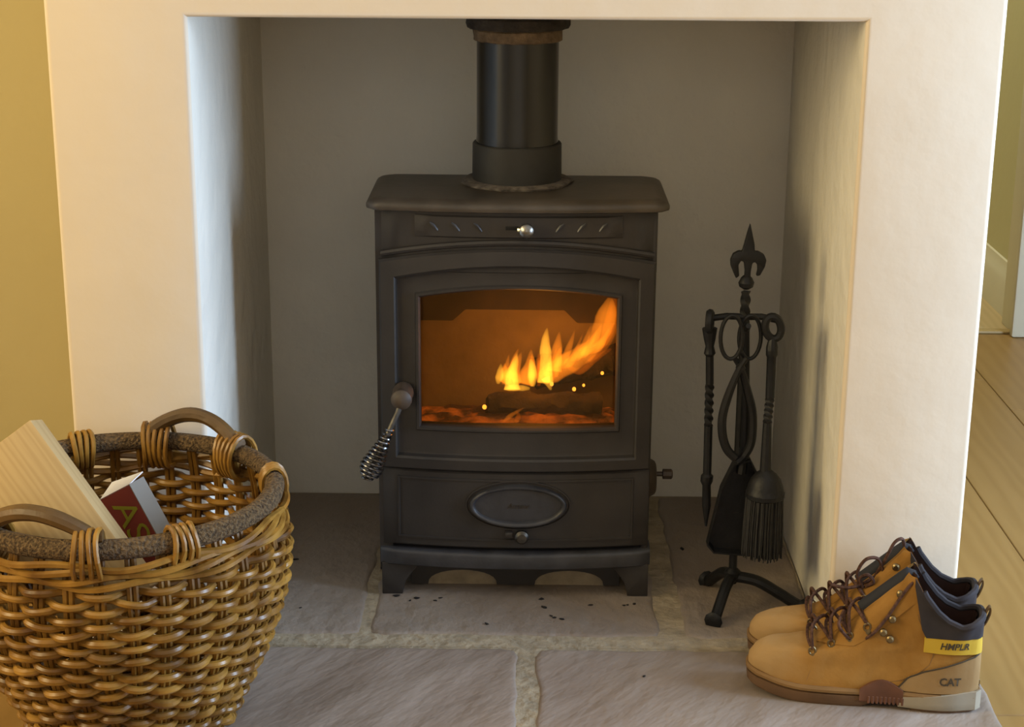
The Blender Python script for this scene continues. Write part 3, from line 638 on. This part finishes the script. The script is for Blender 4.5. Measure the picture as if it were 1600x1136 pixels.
while z < .270:
    mb = MB(); N = NS*8; ph = row % 2; pts = []; rds = []; r0 = rr.uniform(.0045, .0055)
    for i in range(N):
        a = 2*PI*i/N; s = math.cos(NS*a/2*1+PI*ph) if False else math.cos(NS/2*a+PI*ph)
        s = math.copysign(abs(s)**.7, s)
        zz = z+.0042*noise.noise(Vector((math.cos(a)*4, math.sin(a)*4, row*1.7)))+.0009*math.sin(NS/2*a+row)
        pts.append(bpos(a, brad(zz)+s*.0076+.0012*noise.noise(Vector((a*3, row, 0))), zz)); rds.append(r0*(1+.18*noise.noise(Vector((math.cos(a)*7, math.sin(a)*7, row*2.3)))))
    mb.tube(pts, rds, 8, closed=True); bpart(mb, 'weaver', rr.choice(['willow', 'willow', 'willow_b']))
    z += rr.uniform(.0092, .0106); row += 1
for j in range(4):       # waling below the rim: long rods that wander over one another
    mb = MB(); N = 200
    mb.tube([bpos(2*PI*i/N, brad(.286)+.005+.004*math.cos(2*PI*i/N*9+j*PI/2), .277+.0075*j+.0035*math.sin(2*PI*i/N*9+j*PI/2)+.002*noise.noise(Vector((math.cos(2*PI*i/N)*3, math.sin(2*PI*i/N)*3, j)))) for i in range(N)], .0045, 6, closed=True)
    bpart(mb, 'waling_rod', 'willow')
mb = MB(); N = 120; RR = .190
rim = [bpos(2*PI*i/N, RR, ZR) for i in range(N)]
mb.tube(rim, [.0125*(1+.05*noise.noise(p*30)) for p in rim], 12, closed=True); bpart(mb, 'rim_roll', 'rim_rope')
mb = MB(); mb.lathe([(.118, .003), (.118, .010), (.001, .010)], 40, Matrix.Translation(BC), cap=True); bpart(mb, 'woven_base', 'willow_dark')
def binding(ang, n=4, w=.0082, rr_=.0165, tail=False):
    for k in range(n):
        a0 = math.radians(ang)+(k-(n-1)/2)*w/RR; mb = MB(); P = []
        for i in range(17):
            t = 2*PI*i/16; jig = .0015*math.sin(t*2+k)
            P.append(bpos(a0+jig/RR, RR+rr_*math.cos(t), ZR-.006+(rr_+.008)*math.sin(t)))
        mb.tube(P[:-1], .0034, 6, closed=True); bpart(mb, 'binding_loop', 'willow')
def handle(a0, a1, lift):
    A0, A1 = math.radians(a0), math.radians(a1); P = []
    for i in range(25):
        t = i/24; a = A0+(A1-A0)*(-.10+1.2*t); P.append(bpos(a, RR-.004, ZR+.014+lift*math.sin(PI*min(1, max(0, (t-.08)/.84)))**.8))
    mb = MB(); mb.tube(P, [.0098*(1+.15*noise.noise(p*25)) for p in P], 10); bpart(mb, 'handle', 'branch')
handle(51, 90, .028); handle(-87, -128, .026)
binding(88, 5, rr_=.0225); binding(52, 5, rr_=.0225); binding(-88, 4, rr_=.0225); binding(-128, 4, rr_=.0225)
binding(119); binding(15, 3, rr_=.0155); binding(-56); binding(165); binding(-175)

# split plank and carton in the basket
def frame(o, ax, ay):      # matrix with x along ax, y along ay (orthogonalised), z normal
    x = ax.normalized(); y = (ay-x*ay.dot(x)).normalized(); z = x.cross(y)
    return Matrix(((x.x, y.x, z.x, o.x), (x.y, y.y, z.y, o.y), (x.z, y.z, z.z, o.z), (0, 0, 0, 1)))
T = at(47, 656, -.300); B = at(208, 842, -.345); L = at(0, 691, -.307)
M = frame(T, T-L, B-T)
mb = MB(); mb.box(-.112, 0, 0, .245, -.0, .045, .0015)
o = mb.build('pine_board', 'pine', sharp=25); o.matrix_world = M
tag(o, 'thick sawn pine board leaning in the wicker basket', 'board')
n1 = M.to_3x3() @ Vector((0, 0, 1))
if n1.y < 0: o.matrix_world = M @ Matrix.Translation((0, 0, -.045))
TR = at(201, 757, -.245); hv = Vector((.925, -.38, 0)); ph_ = math.radians(31)
M = frame(TR, hv*math.cos(ph_)+Vector((0, 0, math.sin(ph_))), hv*math.sin(ph_)-Vector((0, 0, math.cos(ph_))))
cb = empty('carton', M.translation, 'open red and grey cardboard carton with yellow-green letters standing in the basket', 'box'); cb.matrix_world = M
zn = (M.to_3x3() @ Vector((0, 0, 1))); sg = -1 if zn.y < 0 else 1      # depth direction away from the viewer
W_, H_, D_ = .052, .105, .030
def cbx(name, x0, x1, y0, y1, z0, z1, m):
    mb = MB(); mb.box(x0, x1, y0, y1, min(sg*z0, sg*z1), max(sg*z0, sg*z1)); ob = mb.build(name, m, cb, smooth=False); return ob
fp_ = cbx('front_panel', -W_, 0, 0, H_, 0, .0012, 'carton_red'); cbx('side_panel', 0, .0012, 0, H_, 0, D_, 'carton_grey'); cbx('back_panel', -W_, 0, 0, H_, D_-.0012, D_, 'carton_grey'); cbx('side_panel', -W_-.0012, -W_, 0, H_, 0, D_, 'carton_red'); cbx('bottom_panel', -W_, 0, H_-.0012, H_, 0, D_, 'carton_grey')
mb = MB(); mb.add([(-W_, 0, 0), (0, 0, 0), (.004, -.006, sg*D_), (-W_*.9, -.012, sg*D_*.95), (-W_, .0012, .0), (0, .0012, 0), (.004, -.0048, sg*D_), (-W_*.9, -.0108, sg*D_*.95)], [(0, 1, 2, 3), (7, 6, 5, 4), (0, 4, 5, 1), (1, 5, 6, 2), (2, 6, 7, 3), (3, 7, 4, 0)]); mb.build('flap', 'carton_white', cb, smooth=False)
tm = text_mesh('AST', .050, .0003); tx = min(v.co.x for v in tm.vertices)
for v in tm.vertices: x, y, z = v.co; v.co = (-W_*.48+y, .014+x-tx, -sg*(.0004+abs(z)))
link('lettering', tm, 'lemon_text', fp_, False)

# ------------------------------------------------------------------ boots
LB = .312
TAB = [  # x_front, z_front, x_back, z_back, half width at ball, half width at heel
 (.007, .020, .3045, .026, .0465, .0365), (.003, .028, .3065, .040, .0470, .0370), (.004, .038, .3070, .052, .0465, .0370), (.012, .050, .3065, .062, .0455, .0365),
 (.026, .059, .3055, .070, .0440, .0360), (.050, .066, .3045, .078, .0420, .0355), (.078, .071, .3040, .085, .0405, .0355), (.100, .079, .3035, .090, .0390, .0355),
 (.122, .094, .3030, .096, .0375, .0355), (.144, .112, .3030, .102, .0365, .0360), (.164, .130, .3030, .107, .0360, .0365), (.182, .147, .3030, .112, .0360, .0370), (.196, .160, .3030, .116, .0360, .0372), (.206, .170, .3035, .120, .0360, .0372)]
def trow(t):
    f = t*(len(TAB)-1); i = min(int(f), len(TAB)-2); f -= i; return [a+(b-a)*f for a, b in zip(TAB[i], TAB[i+1])]
TOPZ = [(0, .171), (.10, .172), (.24, .148), (.40, .130), (.55, .119), (.74, .112), (.88, .116), (1, .122)]
def bsurf(t, s, side, off=0):
    xf, zf, xb, zb, wb, wh = trow(t); x = xf+(xb-xf)*s
    fr = min(1, s/(.34-.12*t)); bk_ = min(1, (1-s)/(.24))
    w = (wb*(1-s)+wh*s)
    if t < .6: w -= .006*(1-t/.6)*math.exp(-((s-.62)/.14)**2)
    w *= (max(0, 1-(1-fr)**2.3))**(1/2.3)*(max(0, 1-(1-bk_)**2.4))**(1/2.4)
    z = zf+(zb-zf)*s
    if t > .45: z += (lerp_tab(TOPZ, s)-(.170+(.120-.170)*s))*((t-.45)/.55)**1.3
    z += .008*max(0, (.09-x)/.09)**1.6
    w += off*(1 if w > .004 else w/.004)
    x += off*(-1 if s < .06 else (1 if s > .95 else 0))
    return Vector((x, side*max(w, .0004), z))
def on_side(x, z, side, off=0):       # the point of the upper at length x and height z
    best = None
    lo = 0
    for k in range(0, 61):
        t = k/60; xf, zf, xb, zb, _, _ = trow(t); s = (x-xf)/(xb-xf)
        if not 0 <= s <= 1: continue
        p = bsurf(t, s, side, off); d = p.z-z
        if best is None or abs(d) < abs(best[0]): best = (d, t, s)
    d, t, s = best
    for q in range(-10, 11):
        tt = min(1, max(0, t+q/600)); xf, zf, xb, zb, _, _ = trow(tt); s2 = (x-xf)/(xb-xf)
        if 0 <= s2 <= 1:
            dd = bsurf(tt, s2, side, off).z-z
            if abs(dd) < abs(best[0]): best = (dd, tt, s2)
    p = bsurf(best[1], best[2], side, off); return Vector((p.x, p.y, p.z))
def ss(u): return .5-.5*math.cos(PI*u)
def shell_ring(t, off=0, n=34):
    return [bsurf(t, ss(k/n), 1, off) for k in range(n+1)]+[bsurf(t, ss(k/n), -1, off) for k in range(n-1, 0, -1)]
def patch(lo, hi, s0, s1, side, off, m, name, root, n=16, k=5):
    """shaped piece of leather lying on the upper between curves lo(s), hi(s)"""
    mb = MB(); R = []
    for i in range(n+1):
        s = s0+(s1-s0)*i/n; a, b = lo(s), hi(s); ring = []
        for j in range(k+1): ring.append(bsurf(a+(b-a)*j/k, s, side, off))
        for j in range(k, -1, -1): ring.append(bsurf(a+(b-a)*j/k, s, side, -.001))
        R.append(ring)
    mb.loft(R, True, True, True); return mb.build(name, m, root, sharp=60)
def patch_xz(lo, hi, x0, x1, side, off, m, name, root, n=22, k=5):
    mb = MB(); R = []
    for i in range(n+1):
        x = x0+(x1-x0)*math.sin(PI/2*i/n); a, b = lo(x), hi(x)
        R.append([on_side(x, a+(b-a)*j/k, side, off) for j in range(k+1)]+[on_side(x, a+(b-a)*j/k, side, -.001) for j in range(k, -1, -1)])
    mb.loft(R, True, True, True); return mb.build(name, m, root, sharp=60)
def build_boot(root, seed, bow_):
    n = 34; NT = 40
    mb = MB(); TS = [k/NT for k in range(NT+1)]
    outer = [shell_ring(t) for t in TS]
    outer = [[Vector((p.x, p.y, p.z+.0022*noise.noise(p*45+Vector((seed, 0, 0))))) + Vector((0, .0030*noise.noise(p*38+Vector((0, seed, 5))), 0)) for p in r] for r in outer]
    mb.loft(outer, True, True, False); mb.build('upper', 'nubuck', root, sharp=70)
    # lining inside the ankle
    mb = MB(); mb.loft([shell_ring(t, -.006) for t in (1.0, .9, .8, .7, .55)], True, False, True); mb.build('lining', 'lining', root, sharp=70)
    for sd in (1, -1):
        patch(lambda s: .50+.10*s, lambda s: .985, .02, .22, sd, .0018, 'nubuck', 'eyelet_flap', root, 12, 14)
        topf = lambda x: lerp_tab(TOPZ, max(0, (x-.206)/.0975))-.0004
        patch_xz(lambda x: min(topf(x)-.002, max(.098, .166-(x-.213)*4.2)), topf, .214, .3034, sd, .0040, 'collar_grey', 'collar_pad', root)
        tabp = patch_xz(lambda x: .079-.03*(x-.232), lambda x: .0985, .231, .3033, sd, .0034, 'tab_yellow', 'name_band', root)
        hcf = lambda x: lerp_tab([(.200, .026), (.214, .044), (.235, .054), (.262, .062), (.29, .071), (.304, .078)], x)
        hcp = patch_xz(lambda x: .0245, hcf, .200, .3040, sd, .0026, 'heel_leather', 'heel_counter', root)
        mb = MB(); mb.tube([on_side(x, hcf(x), sd, .0028) for x in [.200+.1032*k/24 for k in range(25)]], .0011, 5); mb.build('seam', 'print_dark', hcp)
        mb = MB(); mb.tube([on_side(.080+.0008*k, .022+.0024*k, sd, .0002) for k in range(20)], .0006, 5); mb.build('seam', 'welt', root)
        mb = MB(); mb.tube([on_side(x, z, sd, .0004) for x, z in ((.215, .150), (.222, .120), (.232, .098), (.245, .080), (.240, .062), (.225, .048), (.205, .038), (.18, .032))], .0006, 5); mb.build('seam', 'welt', root)
        tm = text_mesh('HMPLR', .0120, 0, .2, .0003)
        for v in tm.vertices: x, y, z = v.co; v.co = on_side(.270-x*sd, .0885+y, sd, .0044)
        link('lettering', tm, 'print_dark', tabp, False)
        tm = text_mesh('CAT', .0140, 0, 0, .0004)
        for v in tm.vertices: x, y, z = v.co; v.co = on_side(.268-x*sd, .0415+y, sd, .0036)
        link('lettering', tm, 'print_dark', hcp, False)
    mb = MB(); mb.tube([bsurf(1, ss(k/n), 1, .001)+Vector((0, 0, .001)) for k in range(10, n+1)]+[bsurf(1, ss(k/n), -1, .001)+Vector((0, 0, .001)) for k in range(n-1, 9, -1)], .0048, 8); mb.build('collar_edge', 'collar_grey', root)
    mb = MB(); R = []
    for i in range(15):        # tongue
        u = i/14; x = .148+.060*u; z = .1185+.0515*u; wv = .012+.003*u-.006*max(0, u-.85)/.15
        R.append([(x-.010*(1-c*c)*.5, wv*c, z+.005*(1-c*c)) for c in (-1, -.7, -.35, 0, .35, .7, 1)]+[(x+.012-.010*(1-c*c)*.5, wv*c, z-.004+.005*(1-c*c)) for c in (1, .5, 0, -.5, -1)])
    mb.loft(R, True, True, True); mb.build('tongue', 'tongue_black', root, sharp=60)
    P = spline([(.300, 0, .103), (.308, 0, .110), (.3135, 0, .124), (.3130, 0, .132), (.3095, 0, .128), (.306, 0, .118), (.303, 0, .113)], 4); mb = MB(); R = []
    for i, p in enumerate(P):
        t = (P[min(i+1, len(P)-1)]-P[max(i-1, 0)]).normalized(); nn = Vector((-t.z, 0, t.x))*.0009
        R.append([p+nn+Vector((0, .006, 0)), p+nn-Vector((0, .006, 0)), p-nn-Vector((0, .006, 0)), p-nn+Vector((0, .006, 0))])
    mb.loft(R, True, True, True); mb.build('pull_tab', 'branch', root)
    # sole
    def sring(z, off, n=34, lift=True):
        out = []
        for p in shell_ring(0, off, n):
            u = p.x/LB; sp_ = .014*max(0, (.27-u)/.27)**1.8
            out.append(Vector((p.x, p.y, z+sp_)))
        return out
    mb = MB(); mb.loft([sring(.0168, .001), sring(.0172, .0062), sring(.0205, .0066), sring(.0235, .0045), sring(.0235, -.002)], True, True, True); mb.build('welt', 'welt', root)
    mb = MB(); mb.loft([sring(0, .002), sring(.003, .0045), sring(.0142, .0055), sring(.0147, .004)], True, True, True)
    mb.v = [(x, y, z if not (.165 < x < .215 and z < .004) else z+.006) for x, y, z in mb.v]; so_ = mb.build('outsole', 'outsole', root)
    for sd in (1, -1):
        for k in range(9):
            x = .165+.0055*k; s = (x-.007)/.2975; p = bsurf(0, s, sd, .0058); mb = MB(); mb.box(p.x-.0016, p.x+.0016, p.y-.002, p.y+.002, .006, .016, .0007, 1); mb.build('arch_rib', 'arch_rubber', so_)
        patch(lambda s: -0.0, lambda s: .10, .0, .01, sd, .001, 'outsole', 'toe_edge', root, 2, 2) if False else None
        mb = MB(); R = []
        for i in range(15):
            s = .66+.335*i/14; b0 = bsurf(0, s, sd, .0072); h = .013+.012*max(0, (s-.66)/.34)
            R.append([(b0.x, b0.y*.97, .004), (b0.x, b0.y, .006), (b0.x, b0.y, h*.6), (b0.x, b0.y*.985, h+.004), (b0.x, b0.y*.8, h+.004), (b0.x, b0.y*.8, .004)])
        mb.loft(R, True, True, True); mb.build('heel_wedge', 'outsole_grey', so_)
        mb = MB(); R = []
        for i in range(9):
            s = .49+.19*i/8; b0 = bsurf(0, s, sd, .0072); h = .012+.012*math.sin(PI*i/8)
            R.append([(b0.x, b0.y*.97, .008), (b0.x, b0.y, .010), (b0.x, b0.y*.99, .013+h), (b0.x, b0.y*.8, .013+h), (b0.x, b0.y*.8, .008)])
        mb.loft(R, True, True, True); mb.build('arch_shank', 'arch_rubber', so_)
    # eyelets and laces
    ey = []
    for ex, ez in ((.088, .068), (.112, .078), (.135, .090), (.157, .104)):
        e = []
        for sd in (1, -1):
            p = on_side(ex, ez, sd, .0030); e.append(p+Vector((0, 0, .003)))
            mb = MB(); mb.tube([p+Vector((.0042*math.cos(a), 0, .0050*math.sin(a))) for a in [2*PI*q/12 for q in range(12)]], .0014, 6, closed=True)
            mb.lathe([(.0036, -.001), (.0036, .0015), (.0012, .0022)], 10, Matrix.Translation(p+Vector((.002, 0, -.006))) @ Matrix.Rotation(-sd*PI/2, 4, 'X')); mb.build('eyelet', 'eyelet', root)
        ey.append(e)
    for x, z in ((.178, .100), (.187, .092), (.188, .118), (.196, .150)):
        for sd in (1, -1):
            p = on_side(x, z, sd, .003); mb = MB(); mb.lathe([(.0050, -.001), (.0050, .0015), (.003, .0035), (.001, .0036)], 12, Matrix.Translation(p) @ Matrix.Rotation(-sd*PI/2, 4, 'X')); mb.build('hook_eyelet', 'eyelet', root)
    rl = random.Random(seed)
    def over(a, b, h): m = (a+b)/2; top = max(a.z, b.z); return spline([a, Vector((a.x*.7+m.x*.3-.006, a.y*.75, top+h*.8)), Vector((m.x-.008, m.y, top+h)), Vector((b.x*.7+m.x*.3-.006, b.y*.75, top+h*.8)), b], 6)
    for k in range(4):
        mb = MB(); mb.tube(over(ey[k][0], ey[k][1], .010), .0023, 6); mb.build('lace', 'lace', root)
    for k in range(3):
        for q in (0, 1):
            mb = MB(); mb.tube(over(ey[k][q], ey[k+1][1-q], .013+.003*q), .0023, 6); mb.build('lace', 'lace', root)
    for pts in bow_:
        mb = MB(); mb.tube(spline(pts, 8), .0023, 6); mb.build('lace', 'lace', root)
near_l = [[(.150, -.034, .085), (.165, -.040, .098), (.182, -.040, .122), (.196, -.037, .146), (.208, -.034, .163), (.216, -.028, .166)],
          [(.140, -.033, .083), (.128, -.040, .094), (.120, -.038, .106), (.126, -.020, .118)]]
far_l = [[(.168, -.020, .128), (.182, -.026, .158), (.192, -.026, .180), (.202, -.020, .184), (.206, -.008, .172)],
         [(.150, -.022, .118), (.146, -.034, .140), (.156, -.036, .158), (.172, -.030, .158), (.180, -.024, .140)],
         [(.112, -.036, .120), (.135, -.036, .118), (.155, -.030, .124), (.175, -.02, .135)], [(.155, -.03, .118), (.15, -.036, .132), (.16, -.038, .138), (.168, -.034, .128), (.158, -.03, .120)]]
ang = math.atan2(-.055, .309)
nb = empty('work_boot', (.306, -.108, 0), 'tan nubuck work boot with yellow name band, standing away from the wall', 'boot', 'pair of work boots'); nb.rotation_euler.z = ang
build_boot(nb, 1, near_l)
fbt = empty('work_boot', (.318, -.0205, 0), 'tan nubuck work boot tight against the wall, its laces tied in loops', 'boot', 'pair of work boots'); fbt.rotation_euler.z = ang
build_boot(fbt, 5, far_l)
nb.scale.y = fbt.scale.y = .82
nb.scale.z = fbt.scale.z = 1.09
